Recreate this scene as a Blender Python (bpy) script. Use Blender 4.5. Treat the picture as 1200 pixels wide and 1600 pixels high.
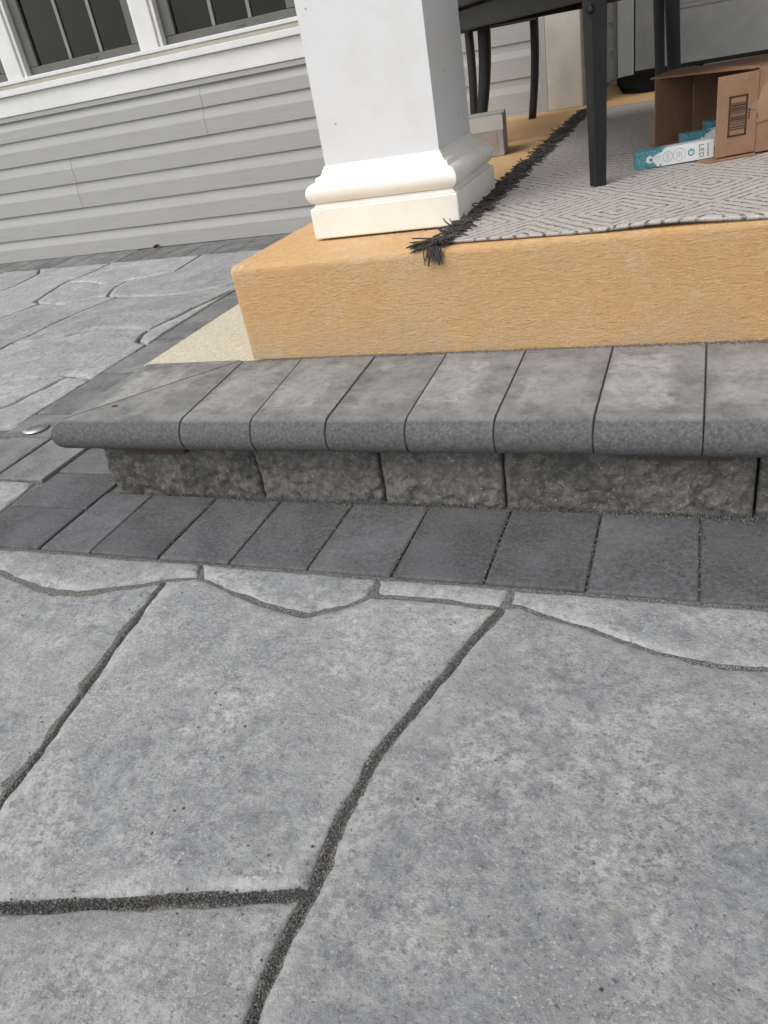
import bpy, bmesh, math, random
import numpy as np
from mathutils import Vector, Matrix, noise, geometry

for o in list(bpy.data.objects): bpy.data.objects.remove(o)
scene = bpy.context.scene
COL = scene.collection
random.seed(7)

# ------------------------------------------------------------------ camera
YAW, PITCH, ROLL, FPX, CAMH = -.442927, .528212, .190497, 1191.1, 0.70
def cam_axes():
    cy, sy, cp, sp, cr, sr = math.cos(YAW), math.sin(YAW), math.cos(PITCH), math.sin(PITCH), math.cos(ROLL), math.sin(ROLL)
    f = Vector((sy*cp, cy*cp, -sp)); r0 = Vector((cy, -sy, 0)); d0 = f.cross(r0)
    return cr*r0 + sr*d0, -sr*r0 + cr*d0, f
CR, CD, CF = cam_axes()
cd = bpy.data.cameras.new('camera'); cam = bpy.data.objects.new('camera', cd); COL.objects.link(cam)
cam.matrix_world = Matrix(((CR.x, -CD.x, -CF.x, 0), (CR.y, -CD.y, -CF.y, 0), (CR.z, -CD.z, -CF.z, CAMH), (0, 0, 0, 1)))
cd.sensor_fit = 'VERTICAL'; cd.sensor_height = 24.0; cd.lens = FPX/1600*24.0
cd.clip_start = 0.02; cd.clip_end = 300
scene.camera = cam
def ground_at(px, py, z=0.0):          # a photo pixel gives a direction; the distance comes from the plane it lies on
    d = CR*((px-600)/FPX) + CD*((py-800)/FPX) + CF
    t = (z-CAMH)/d.z
    return (d.x*t, d.y*t)

# ------------------------------------------------------------------ light
SUN_EL, SUN_AZ = 52, 215       # azimuth clockwise from +Y (north); light comes from behind and left of the camera
w = bpy.data.worlds.new('World'); scene.world = w; w.use_nodes = True
nt = w.node_tree; bg = nt.nodes['Background']
sky = nt.nodes.new('ShaderNodeTexSky'); sky.sky_type = 'NISHITA'; sky.sun_disc = False
sky.sun_elevation = math.radians(SUN_EL); sky.sun_rotation = math.radians(SUN_AZ)
sky.dust_density = 3.0; sky.air_density = 1.0
hs = nt.nodes.new('ShaderNodeHueSaturation'); hs.inputs['Saturation'].default_value = 0.22   # overcast: grey cloud light
nt.links.new(sky.outputs[0], hs.inputs['Color']); nt.links.new(hs.outputs[0], bg.inputs['Color'])
bg.inputs['Strength'].default_value = 0.145
sd = bpy.data.lights.new('sun', 'SUN'); sd.energy = .55; sd.angle = math.radians(45); sd.color = (1, .965, .92)
sun = bpy.data.objects.new('sun', sd); COL.objects.link(sun)
a, e = math.radians(SUN_AZ), math.radians(SUN_EL)
sdir = Vector((math.sin(a)*math.cos(e), math.cos(a)*math.cos(e), math.sin(e)))
sun.rotation_euler = sdir.to_track_quat('Z', 'Y').to_euler(); sun.location = sdir*20
vs = scene.view_settings; vs.view_transform = 'Standard'; vs.look = 'None'; vs.gamma = 1; vs.exposure = 0.55
scene.render.engine = 'CYCLES'

# ------------------------------------------------------------------ helpers
def tag(o, label=None, cat=None, group=None, kind=None):
    if label: o['label'] = label
    if cat: o['category'] = cat
    if group: o['group'] = group
    if kind: o['kind'] = kind
    return o
def empty(name, loc=(0, 0, 0), parent=None):
    o = bpy.data.objects.new(name, None); COL.objects.link(o); o.location = loc; o.empty_display_size = .1
    if parent: o.parent = parent
    return o
WM = {}
def adopt(o, parent):
    """parent without moving; bases are pure translations kept in WM"""
    if parent is not None:
        o.parent = parent
        o.matrix_parent_inverse = WM.get(parent.name, Matrix.Identity(4)).inverted()
def mobj(name, verts, faces, mat, parent=None, smooth=False, origin=None):
    """verts in world coordinates; the origin goes to the middle of the base"""
    v = np.array([tuple(p) for p in verts], float)
    if origin is None:
        origin = ((v[:, 0].min()+v[:, 0].max())/2, (v[:, 1].min()+v[:, 1].max())/2, v[:, 2].min())
    origin = np.array(origin, float)
    me = bpy.data.meshes.new(name); me.from_pydata((v-origin).tolist(), [], [list(f) for f in faces]); me.update()
    if smooth: me.polygons.foreach_set('use_smooth', [True]*len(me.polygons))
    if mat: me.materials.append(mat)
    o = bpy.data.objects.new(name, me); COL.objects.link(o); o.location = origin.tolist()
    WM[o.name] = Matrix.Translation(Vector(origin.tolist()))
    adopt(o, parent)
    return o
def thing(name, loc, label, cat, group=None):
    o = empty(name, loc); WM[o.name] = Matrix.Translation(Vector(loc)); return tag(o, label, cat, group)
def box_geo(x0, x1, y0, y1, z0, z1, bev=0.0, seg=1, xf=None):
    bm = bmesh.new()
    vs_ = [bm.verts.new(p) for p in ((x0,y0,z0),(x1,y0,z0),(x1,y1,z0),(x0,y1,z0),(x0,y0,z1),(x1,y0,z1),(x1,y1,z1),(x0,y1,z1))]
    for f in ((0,3,2,1),(4,5,6,7),(0,1,5,4),(1,2,6,5),(2,3,7,6),(3,0,4,7)): bm.faces.new([vs_[i] for i in f])
    if bev > 0: bmesh.ops.bevel(bm, geom=bm.edges[:], offset=bev, segments=seg, profile=.5, affect='EDGES')
    if xf is not None: bm.transform(xf)
    bm.verts.index_update()
    V = [v.co.copy() for v in bm.verts]; F = [[v.index for v in f.verts] for f in bm.faces]
    bm.free(); return V, F
def box(name, x0, x1, y0, y1, z0, z1, mat, parent=None, bev=0.002, seg=1, xf=None):
    V, F = box_geo(x0, x1, y0, y1, z0, z1, bev, seg, xf)
    return mobj(name, V, F, mat, parent)
class MB:
    def __init__(s): s.v = []; s.f = []
    def add(s, V, F):
        n = len(s.v); s.v += [Vector(p) for p in V]; s.f += [[i+n for i in f] for f in F]; return s
    def box(s, *a, **k): return s.add(*box_geo(*a, **k))
    def obj(s, name, mat, parent=None, smooth=False): return mobj(name, s.v, s.f, mat, parent, smooth)
def frame_xf(o, ux, uy):
    """local x,y -> world directions; z stays up or follows the cross product"""
    ux = Vector(ux).normalized(); uy = Vector(uy).normalized(); uz = ux.cross(uy).normalized()
    return Matrix(((ux.x, uy.x, uz.x, o[0]), (ux.y, uy.y, uz.y, o[1]), (ux.z, uy.z, uz.z, o[2]), (0, 0, 0, 1)))
def tube_geo(pts, rads, n=6, rect=None):
    V, F = [], []
    pts = [Vector(p) for p in pts]
    for i, p in enumerate(pts):
        t = (pts[min(i+1, len(pts)-1)]-pts[max(i-1, 0)]).normalized()
        s = t.cross(Vector((.31, .95, .02))).normalized(); u = s.cross(t).normalized()
        for k in range(n):
            an = 2*math.pi*k/n
            V.append(p+(s*math.cos(an)+u*math.sin(an))*rads[i])
    for i in range(len(pts)-1):
        for k in range(n): F.append([i*n+k, i*n+(k+1) % n, (i+1)*n+(k+1) % n, (i+1)*n+k])
    F.append(list(range(n))[::-1]); F.append([(len(pts)-1)*n+k for k in range(n)])
    return V, F
def N3(x, y, z, s): return noise.noise(Vector((x*s, y*s, z*s)))

# ------------------------------------------------------------------ materials
class Mat:
    def __init__(s, name, rough=.85, spec=.3):
        s.m = bpy.data.materials.new(name); s.m.use_nodes = True; s.t = s.m.node_tree
        s.b = s.t.nodes['Principled BSDF']; s.b.inputs['Roughness'].default_value = rough
        s.b.inputs['Specular IOR Level'].default_value = spec
        s.geo = s.t.nodes.new('ShaderNodeNewGeometry'); s.oi = s.t.nodes.new('ShaderNodeObjectInfo')
        s.pos = s.geo.outputs['Position']
    def n(s, ty, **k):
        nd = s.t.nodes.new(ty)
        for a_, v in k.items():
            if hasattr(nd, a_) and not a_[0].isupper(): setattr(nd, a_, v)
            else: s.set(nd, a_.replace('_', ' '), v)
        return nd
    def set(s, nd, inp, v):
        i = nd.inputs[inp] if isinstance(inp, (str, int)) else inp
        if hasattr(v, 'is_linked'): s.t.links.new(v, i)
        else: i.default_value = v
    def noise(s, scale, detail=4, rough=.55, stretch=None, off=None, dist=0):
        v = s.pos
        if off is None:    # every piece gets its own patch of the pattern
            c = s.n('ShaderNodeVectorMath', operation='MULTIPLY_ADD'); s.set(c, 0, s.rand3()); s.set(c, 1, (37., 51., 23.)); s.set(c, 2, v); v = c.outputs[0]
        if stretch:
            m = s.n('ShaderNodeVectorMath', operation='MULTIPLY'); s.set(m, 0, v); s.set(m, 1, stretch); v = m.outputs[0]
        nd = s.n('ShaderNodeTexNoise'); s.set(nd, 'Vector', v); s.set(nd, 'Scale', scale); s.set(nd, 'Detail', detail); s.set(nd, 'Roughness', rough); s.set(nd, 'Distortion', dist)
        return nd.outputs['Fac']
    def rand3(s):
        c = s.n('ShaderNodeCombineXYZ'); r = s.oi.outputs['Random']
        for i in range(3): s.set(c, i, r)
        return c.outputs[0]
    def ramp(s, fac, stops):
        r = s.n('ShaderNodeValToRGB'); s.set(r, 'Fac', fac)
        e_ = r.color_ramp.elements
        while len(e_) < len(stops): e_.new(.5)
        for el, (p, c) in zip(e_, stops):
            el.position = p; el.color = (c, c, c, 1) if isinstance(c, (int, float)) else (*c, 1)
        return r.outputs[0]
    def mix(s, fac, a_, b_, mode='MIX'):
        m = s.n('ShaderNodeMix', data_type='RGBA', blend_type=mode)
        s.set(m, 0, fac)
        for i, v in ((6, a_), (7, b_)):
            if isinstance(v, tuple) and len(v) == 3: v = (*v, 1)
            s.set(m, i, v)
        return m.outputs[2]
    def math(s, op, a_, b_=0., c_=0.):
        m = s.n('ShaderNodeMath', operation=op); s.set(m, 0, a_); s.set(m, 1, b_); s.set(m, 2, c_); return m.outputs[0]
    def bump(s, h, dist=.002, strength=1.):
        b = s.n('ShaderNodeBump'); s.set(b, 'Height', h); s.set(b, 'Distance', dist); s.set(b, 'Strength', strength)
        if s.b.inputs['Normal'].is_linked: s.set(b, 'Normal', s.b.inputs['Normal'].links[0].from_socket)
        s.set(s.b, 'Normal', b.outputs[0]); return s
    def color(s, c):
        if isinstance(c, tuple) and len(c) == 3: c = (*c, 1)
        s.set(s.b, 'Base Color', c); return s
    def tonal(s, c, amt):   # lighter and darker pieces
        f = s.math('MULTIPLY_ADD', s.oi.outputs['Random'], 2*amt, 1-amt)
        cc = s.n('ShaderNodeCombineXYZ')
        for i in range(3): s.set(cc, i, f)
        return s.mix(1., c, cc.outputs[0], 'MULTIPLY')
def plain(name, c, rough=.6, spec=.4, var=.06, bump=0, bs=200, metal=0):
    m = Mat(name, rough, spec)
    c2 = tuple(x*(1-3*var) for x in c)
    m.color(m.mix(m.ramp(m.noise(9, 5), [(.35, 0.), (.7, 1.)]), c2, c))
    if bump: m.bump(m.noise(bs, 3), bump)
    m.b.inputs['Metallic'].default_value = metal
    return m.m

def m_flag():
    m = Mat('flagstone', .82, .28)
    big = m.noise(2.6, 5, .6); mid = m.noise(48, 8, .78); fine = m.noise(190, 5, .75)
    c = m.ramp(mid, [(.34, (.185, .190, .197)), (.46, (.285, .290, .294)), (.55, (.345, .348, .348)), (.66, (.44, .438, .427))])
    c = m.mix(m.ramp(big, [(.40, 0.), (.64, .5)]), c, (.43, .425, .405))
    blot = m.math('MULTIPLY', m.ramp(m.noise(8, 8, .76, dist=.5), [(.45, 0.), (.60, 1.)]), m.ramp(m.noise(75, 7, .78), [(.44, .0), (.56, 1.)]))
    c = m.mix(m.math('MULTIPLY', blot, .85), c, (.585, .575, .545))
    c = m.mix(m.ramp(m.noise(5, 6, .7), [(.52, 0.), (.72, .45)]), c, (.235, .240, .248))
    c = m.mix(m.ramp(fine, [(.34, .85), (.43, 0.)]), c, (.13, .135, .142))
    dk = m.math('MULTIPLY', m.ramp(m.noise(100, 6, .76), [(.34, 1.), (.43, 0.)]), m.ramp(m.noise(6, 4, .6), [(.42, .15), (.6, .9)]))
    c = m.mix(dk, c, (.145, .150, .155))
    c = m.mix(m.math('MULTIPLY', m.ramp(m.noise(240, 3, .65), [(.58, 0.), (.66, .7)]), m.ramp(m.noise(5, 4, .6), [(.4, .15), (.6, 1.)])), c, (.64, .63, .60))
    c = m.mix(m.ramp(m.noise(14, 5, .6), [(.66, 0.), (.76, .45)]), c, (.52, .46, .345))
    at = m.n('ShaderNodeAttribute', attribute_name='arris')         # worn, paler stone along the broken edge
    c = m.mix(m.math('MULTIPLY', at.outputs['Fac'], m.ramp(m.noise(30, 6, .7), [(.42, 0.), (.60, .7)])), c, (.55, .545, .52))
    v = m.n('ShaderNodeTexVoronoi'); m.set(v, 'Vector', m.pos); m.set(v, 'Scale', 42.)
    pit = m.ramp(v.outputs['Distance'], [(.05, 1.), (.10, 0.)])
    pit = m.math('MULTIPLY', pit, m.ramp(m.noise(6, 3), [(.54, 0.), (.60, 1.)]))
    c = m.mix(pit, c, (.085, .085, .083))
    m.color(m.tonal(m.mix(1., c, (1.02, 1.035, 1.055), 'MULTIPLY'), .09))
    m.bump(m.noise(22, 8, .70, dist=.3), .007, 1.).bump(m.noise(110, 6, .78), .0045, 1.).bump(pit, -.002, 1.)
    return m.m
def m_paver(name='charcoal_paver', base=(.101, .1025, .1055), dust=.5):
    m = Mat(name, .86, .25)
    c = m.ramp(m.noise(140, 6, .75), [(.30, tuple(x*.5 for x in base)), (.5, base), (.72, tuple(min(1, x*1.65) for x in base))])
    c = m.mix(m.ramp(m.noise(9, 5, .6), [(.4, 0.), (.75, dust)]), c, tuple(x*2.1 for x in base))
    c = m.mix(m.ramp(m.noise(420, 2, .5), [(.67, 0.), (.74, .6)]), c, (.32, .31, .29))
    c = m.mix(m.ramp(m.noise(5, 3, .5), [(.6, 0.), (.75, .3)]), c, tuple(x*.55 for x in base))
    m.color(m.tonal(c, .16))
    m.bump(m.noise(45, 5, .7), .0016, .8).bump(m.noise(260, 4, .7), .0009, 1.)
    return m.m
def m_cap():
    m = Mat('bullnose_cap', .85, .25)
    c = m.ramp(m.noise(170, 6, .75), [(.30, (.058, .059, .062)), (.5, (.108, .109, .111)), (.72, (.18, .178, .173))])
    # lime bloom left in the middle of each top: a dried stain with its own ragged outline
    up = m.n('ShaderNodeSeparateXYZ'); m.set(up, 0, m.geo.outputs['Normal'])
    tc = m.n('ShaderNodeTexCoord'); sp = m.n('ShaderNodeSeparateXYZ'); m.set(sp, 0, tc.outputs['Object'])
    n1 = m.noise(24, 6, .65); n2 = m.noise(30, 6, .65)
    ax = m.math('ABSOLUTE', m.math('MULTIPLY_ADD', n1, .10, m.math('ADD', sp.outputs[0], m.math('MULTIPLY_ADD', m.oi.outputs['Random'], .05, -.075))))
    ay = m.math('ABSOLUTE', m.math('MULTIPLY_ADD', n2, .12, m.math('ADD', sp.outputs[1], -.07)))
    inx = m.ramp(ax, [(.038, 1.), (.060, 0.)]); iny = m.ramp(ay, [(.085, 1.), (.115, 0.)])
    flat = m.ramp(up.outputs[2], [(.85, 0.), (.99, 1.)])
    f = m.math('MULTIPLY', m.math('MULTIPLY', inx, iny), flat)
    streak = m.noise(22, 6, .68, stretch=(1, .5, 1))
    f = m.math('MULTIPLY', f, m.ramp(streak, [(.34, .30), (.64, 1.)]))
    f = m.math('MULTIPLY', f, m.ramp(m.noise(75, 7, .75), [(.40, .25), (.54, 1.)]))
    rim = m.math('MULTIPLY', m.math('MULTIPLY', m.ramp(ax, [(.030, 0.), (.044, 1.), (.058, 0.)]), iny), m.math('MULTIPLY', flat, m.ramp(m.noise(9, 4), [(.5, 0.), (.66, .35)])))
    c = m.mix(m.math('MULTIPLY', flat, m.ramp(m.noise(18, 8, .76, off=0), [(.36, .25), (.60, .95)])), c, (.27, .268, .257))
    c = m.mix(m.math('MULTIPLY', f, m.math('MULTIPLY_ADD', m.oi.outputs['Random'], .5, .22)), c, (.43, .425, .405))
    c = m.mix(rim, c, (.52, .515, .49))
    c = m.mix(m.ramp(m.noise(300, 2, .5), [(.66, 0.), (.74, .6)]), c, (.04, .04, .04))
    m.color(m.tonal(c, .08))
    m.bump(m.noise(60, 5, .7), .0016, .9).bump(m.noise(300, 4, .7), .0013, 1.)
    return m.m
def m_riser():
    m = Mat('split_face_block', .92, .2)
    c = m.ramp(m.noise(75, 8, .78), [(.30, (.075, .072, .068)), (.48, (.165, .158, .146)), (.62, (.25, .240, .220)), (.78, (.36, .345, .315))])
    c = m.mix(m.ramp(m.noise(12, 7, .72, dist=1.2), [(.49, 0.), (.55, .7)]), c, (.085, .084, .082))
    c = m.mix(m.ramp(m.noise(30, 7, .7), [(.54, 0.), (.62, .6)]), c, (.24, .215, .17))
    c = m.mix(m.ramp(m.noise(150, 5, .7), [(.62, 0.), (.70, .8)]), c, (.42, .40, .355))
    c = m.mix(m.ramp(m.noise(230, 3, .6), [(.68, 0.), (.72, 1.)]), c, (.60, .58, .53))
    m.color(m.tonal(c, .08))
    m.bump(m.noise(55, 8, .78), .007, 1.).bump(m.noise(260, 4, .7), .0022, 1.)
    return m.m
def m_sand():
    m = Mat('joint_sand', .95, .15)
    c = m.ramp(m.noise(520, 3, .6, off=0), [(.35, (.055, .053, .050)), (.5, (.15, .145, .137)), (.66, (.36, .35, .33))])
    m.color(c).bump(m.noise(420, 3, .6, off=0), .003, 1.)
    return m.m
def m_concrete_stained():
    m = Mat('stained_concrete', .8, .3)
    broom = m.noise(120, 5, .74, stretch=(.5, .5, 2.2)); patch = m.noise(4.5, 5, .6); fl = m.noise(230, 4, .7, stretch=(.8, .8, 1.5))
    c = m.ramp(broom, [(.28, (.60, .350, .150)), (.5, (.70, .428, .200)), (.72, (.79, .525, .275))])
    c = m.mix(m.ramp(patch, [(.46, 0.), (.70, .55)]), c, (.68, .47, .255))
    c = m.mix(m.math('MULTIPLY', m.ramp(m.noise(6, 8, .75), [(.52, 0.), (.64, .7)]), m.ramp(m.noise(90, 5, .7), [(.42, 0.), (.58, 1.)])), c, (.74, .60, .42))
    c = m.mix(m.ramp(m.noise(8, 8, .78), [(.63, 0.), (.72, .5)]), c, (.44, .35, .26))
    c = m.mix(m.ramp(m.noise(2.2, 5, .65), [(.45, 0.), (.7, .4)]), c, (.66, .385, .165))
    sz = m.n('ShaderNodeSeparateXYZ'); m.set(sz, 0, m.pos)
    low = m.math('MULTIPLY', m.ramp(sz.outputs[2], [(.205, 1.), (.285, 0.)]), m.ramp(m.noise(7, 5, .65), [(.42, 0.), (.66, .75)]))
    c = m.mix(low, c, (.58, .43, .285))                      # stain worn thin along the foot
    c = m.mix(m.ramp(fl, [(.58, 0.), (.70, .5)]), c, (.82, .64, .40))
    c = m.mix(m.ramp(fl, [(.30, .4), (.40, 0.)]), c, (.40, .22, .09))
    c = m.mix(m.ramp(m.noise(11, 6, .7), [(.64, 0.), (.76, .4)]), c, (.36, .29, .21))
    m.color(c)
    m.bump(broom, .0045, 1.).bump(fl, .0026, 1.).bump(m.noise(9, 3), .004, .4)
    return m.m
def m_pad():
    m = Mat('pale_concrete', .9, .2)
    c = m.ramp(m.noise(150, 5, .7), [(.3, (.42, .37, .27)), (.5, (.60, .545, .43)), (.7, (.72, .67, .56))])
    m.color(c).bump(m.noise(180, 4, .7), .002, 1.)
    return m.m
def m_white(name, c, dirt):
    m = Mat(name, .45, .4)
    b = m.mix(m.ramp(m.noise(9, 7, .7), [(.46, 0.), (.62, dirt)]), c, tuple(x*y for x, y in zip(c, (.90, .875, .81))))
    v = m.n('ShaderNodeTexVoronoi'); m.set(v, 'Vector', m.pos); m.set(v, 'Scale', 17.); m.set(v, 'Randomness', 1.)
    sp = m.math('MULTIPLY', m.ramp(v.outputs['Distance'], [(.040, 1.), (.062, 0.)]), m.ramp(v.outputs['Color'], [(.50, 0.), (.52, .85)]))
    b = m.mix(sp, b, (.30, .27, .22))
    b = m.mix(m.ramp(m.noise(70, 5, .7), [(.64, 0.), (.75, .25*dirt)]), b, (.45, .40, .30))
    m.color(b).bump(m.noise(260, 3), .0007, .7).bump(m.noise(14, 3), .0012, .5)
    return m.m
def m_siding():
    m = Mat('vinyl_siding', .5, .35)
    c = m.mix(m.ramp(m.noise(90, 4, .6, stretch=(.06, 1, 1.4)), [(.35, 0.), (.7, 1.)]), (.362, .359, .344), (.396, .393, .376))
    c = m.mix(m.ramp(m.noise(4, 5, .6), [(.5, 0.), (.8, .35)]), c, (.325, .318, .297))
    m.color(m.tonal(c, .02)).bump(m.noise(90, 4, .6, stretch=(.06, 1, 1.4)), .0006, .7)
    return m.m
def m_rug():
    m = Mat('woven_rug', .95, .1)
    sp = m.n('ShaderNodeSeparateXYZ'); m.set(sp, 0, m.pos)
    wob = m.math('MULTIPLY_ADD', m.noise(55, 5, .7), .020, -.010)
    px = m.math('PINGPONG', m.math('ADD', sp.outputs[0], 10.06), .155)
    py = m.math('PINGPONG', m.math('ADD', sp.outputs[1], 10.03), .165)
    d = m.math('ADD', m.math('ADD', m.math('MULTIPLY', px, 1.0), m.math('MULTIPLY', py, .80)), wob)
    ln = m.math('SINE', m.math('MULTIPLY', d, 2*math.pi/.0262))
    dash = m.noise(120, 4, .75, stretch=(.5, 1.6, 1))
    line = m.math('MULTIPLY', m.ramp(m.math('MULTIPLY_ADD', ln, .5, .5), [(.74, 0.), (.90, 1.)]), m.ramp(dash, [(.46, 0.), (.57, 1.)]))
    c = m.mix(m.ramp(m.noise(260, 4, .7), [(.3, 0.), (.7, 1.)]), (.38, .345, .312), (.60, .56, .52))
    c = m.mix(m.math('MULTIPLY', line, .9), c, (.10, .085, .075))
    m.color(c).bump(m.math('SUBTRACT', m.noise(330, 3), m.math('MULTIPLY', line, .6)), .002, 1.)
    return m.m
def m_card():
    m = Mat('cardboard', .8, .2)
    c = m.mix(m.ramp(m.noise(30, 6, .65), [(.35, 0.), (.7, 1.)]), (.275, .160, .100), (.345, .205, .132))
    c = m.mix(m.ramp(m.noise(200, 3, .6, stretch=(1, 1, .25)), [(.5, 0.), (.75, .3)]), c, (.23, .13, .075))
    m.color(c).bump(m.noise(120, 3, .6, stretch=(2, 2, .1)), .0006, .6)
    return m.m
def m_led():
    m = Mat('lamp_carton', .35, .45)
    tc = m.n('ShaderNodeTexCoord'); sp = m.n('ShaderNodeSeparateXYZ'); m.set(sp, 0, tc.outputs['Object'])
    x = m.math('MULTIPLY_ADD', m.noise(150, 2, .5, off=0), .05, m.math('ADD', sp.outputs[0], -.025))
    x = m.math('ADD', x, m.math('MULTIPLY', m.math('ABSOLUTE', m.math('ADD', sp.outputs[2], -.015)), -1.6))
    teal = m.mix(m.ramp(m.noise(260, 3, .7, off=0), [(.35, 0.), (.65, 1.)]), (.012, .13, .17), (.15, .40, .44))
    c = m.mix(m.ramp(m.math('ADD', x, .47), [(.496, 1.), (.502, 0.)]), (.72, .74, .74), teal)
    m.color(c); return m.m
def m_glass():
    m = Mat('window_glass', .03, .5)
    t = m.t; tr = m.n('ShaderNodeBsdfTransparent'); gl = m.n('ShaderNodeBsdfGlossy'); gl.inputs['Roughness'].default_value = .02
    tr.inputs['Color'].default_value = (.42, .42, .40, 1)
    fr = m.n('ShaderNodeFresnel'); fr.inputs['IOR'].default_value = 1.38
    mx = m.n('ShaderNodeMixShader'); t.links.new(fr.outputs[0], mx.inputs[0]); t.links.new(tr.outputs[0], mx.inputs[1]); t.links.new(gl.outputs[0], mx.inputs[2])
    t.links.new(mx.outputs[0], t.nodes['Material Output'].inputs['Surface'])
    return m.m
M = dict(flag=m_flag(), paver=m_paver(), paver2=m_paver('weathered_paver', (.150, .150, .150), .7), cap=m_cap(), riser=m_riser(), sand=m_sand(),
         slab=m_concrete_stained(), pad=m_pad(), white=m_white('white_column_paint', (.70, .705, .71), .35), cream=m_white('column_base_paint', (.84, .815, .75), .55),
         siding=m_siding(), trim=plain('white_trim', (.76, .757, .74), .5, .4, .03), beige=plain('plain_beige', (.50, .46, .37), .6),
         corner=plain('warm_bounce_board', (.56, .53, .47), .55), sash=plain('grey_sash', (.135, .135, .128), .5), muntin=plain('grey_muntin', (.26, .26, .25), .5),
         room=plain('dark_room', (.20, .20, .185), .9), curtain=plain('olive_curtain', (.55, .53, .38), .9), glass=m_glass(),
         black=plain('black_powder_coat', (.017, .018, .018), .5, .35, .1, .0004, 500), door=plain('grey_white_door', (.56, .555, .53), .4),
         gapshade=plain('gap_shade', (.03, .026, .022), .8), metal=plain('brushed_metal', (.62, .62, .62), .28, .5, .02, metal=1.),  # near-black fill colour stands for shade in narrow gaps
         rug=m_rug(), yarn=plain('charcoal_yarn', (.105, .096, .091), .95, .1, .15, .001, 300), card=m_card(), tape=plain('packing_tape', (.37, .245, .15), .4, .4),
         ink=plain('brown_black_ink', (.055, .030, .020), .7), led=m_led(), inkgrey=plain('grey_ink', (.36, .40, .42), .5), inkdark=plain('dark_ink', (.10, .13, .15), .5), teal=plain('teal_ink', (.03, .28, .34), .4),
         whiteprint=plain('white_print', (.74, .76, .76), .4), parcel=plain('grey_white_carton', (.40, .385, .37), .7, .3, .12), parceltape=plain('clear_tape', (.50, .485, .46), .35),
         label=plain('paper_label', (.34, .28, .25), .6), coir=plain('black_coir', (.020, .020, .019), .95, .1, .2, .004, 250), matgrey=plain('grey_mat', (.40, .39, .37), .9),
         shim=plain('brown_shim', (.085, .050, .036), .8), leaf=plain('orange_leaf', (.36, .15, .05), .7), leaf2=plain('red_leaf', (.16, .04, .03), .7), soffit=plain('white_soffit', (.80, .80, .78), .6),
         grass=plain('lawn', (.07, .085, .04), .9, .2, .2), shingle=plain('shingle', (.08, .08, .08), .9))

# ------------------------------------------------------------------ ground and patio
G = 60
gnd = mobj('ground', [(-G, -G, -.06), (G, -G, -.06), (G, G, -.06), (-G, G, -.06)], [(0, 1, 2, 3)], M['grass']); tag(gnd, kind='structure')
nx, ny = 60, 60
patio = mobj('patio', [(-7, -2.5, -.0052), (3, -2.5, -.0052), (3, .880, -.0052), (-7, .880, -.0052), (3, .888, -.0065), (-7, .888, -.0065), (3, 1.15, -.0065), (-7, 1.15, -.0065), (3, 1.16, -.013), (-7, 1.16, -.013), (3, 3.9, -.013), (-7, 3.9, -.013)], [(0, 1, 2, 3), (3, 2, 4, 5), (5, 4, 6, 7), (7, 6, 8, 9), (9, 8, 10, 11)], M['sand'])
tag(patio, kind='structure')

BX = -1.757                        # outer edge of the paver border that runs back beside the step
def px(*pts): return [ground_at(*p) for p in pts]
def zb(*pts): return [ground_at(x/3, 370+y/3) for x, y in pts]
def wall_course_front(x): return 3.436+(-2.05-x)*.045
V1 = px((783,948),(750,985),(697,1050),(642,1112),(583,1182),(560,1229),(525,1287),(496,1363),(484,1392))
V1b = px((484,1392),(467,1422),(437,1480),(408,1544),(388,1600),(340,1730))
V0 = px((254,908),(198,984),(146,1054),(87,1136),(58,1177),(0,1252),(-115,1412))
H1 = px((-115,1412),(0,1417),(146,1410),(262,1404),(379,1400),(440,1396),(484,1392))
C1 = px((309,901),(257,905),(204,914),(117,923),(60,917),(0,891))
C2 = px((313,903),(408,940),(475,962),(540,946),(577,929))
C3 = px((585,929),(650,932),(700,937),(783,948))
C4 = px((787,947),(812,945),(867,964),(921,979),(971,998),(1033,1017),(1096,1032),(1137,1040),(1200,1042),(1400,1050))
FE = .894
def on_fe(x): return (ground_at(x, 850+.075*(x-0))[0], FE)
A0, A2, A3 = on_fe(319), on_fe(594), on_fe(804)
LM = (-1.75, .28)
R4 = (.62, FE)
def jn(*ch):        # chains with their half joint widths -> outline with a width per point
    out = []
    for pts, hw in ch:
        for p in pts: out.append((p[0], p[1], hw))
    return out
E0, Wd = .004, .0062
stones = [
 jn(([(-1.393, FE), A0], .003), (C1, .0055), ([(-1.62, .80)], .005)),
 jn(([A0, A2], .003), (C2[::-1], .005)),
 jn(([A2, A3], .003), (C3[::-1], .004)),
 jn(([A3, R4], .003), (C4[::-1], .0022)),
 jn(([(-1.62, .80)], .005), (C1[::-1][:-1], .0055), (V0, .0062), ([LM, (-2.3, .55)], .006)),
 jn((C1[:2][::-1], .0055), (C2[:], .005), (C3[1:], .004), (V1[1:], .0070), (H1[::-1][1:], .0085), (V0[::-1][1:-1], .0062)),
 jn((H1, .0085), (V1b[1:], .0068), ([(-.62, .05), (-1.5, -.1), LM], .006)),
 jn((C4, .0022), ([(1.0, .15), (.7, -.6), (-.4, -.3), (-.62, .05)], .006), (V1b[::-1], .0068), (V1[::-1][1:], .0070)),
 jn(([(-1.396, FE), (-1.396, 1.042), (-1.412, 1.15), (-1.712, 1.15), (-1.712, 1.376), (-1.76, 1.378)], .003), ([(-2.2, 1.39), (-2.6, .95), (-2.3, .55), (-1.62, .80)], .005)),
 jn(([R4, (1.9, FE), (1.9, .2), (1.0, .15), C4[-1]], .004)),
 jn(([(1.0, .15), (1.9, .2), (1.9, -.7), (.7, -.6)], .006)),
 jn(([LM, (-1.5, -.1), (-2.4, -.3), (-2.9, .4), (-2.3, .55)], .006)),
]
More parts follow.
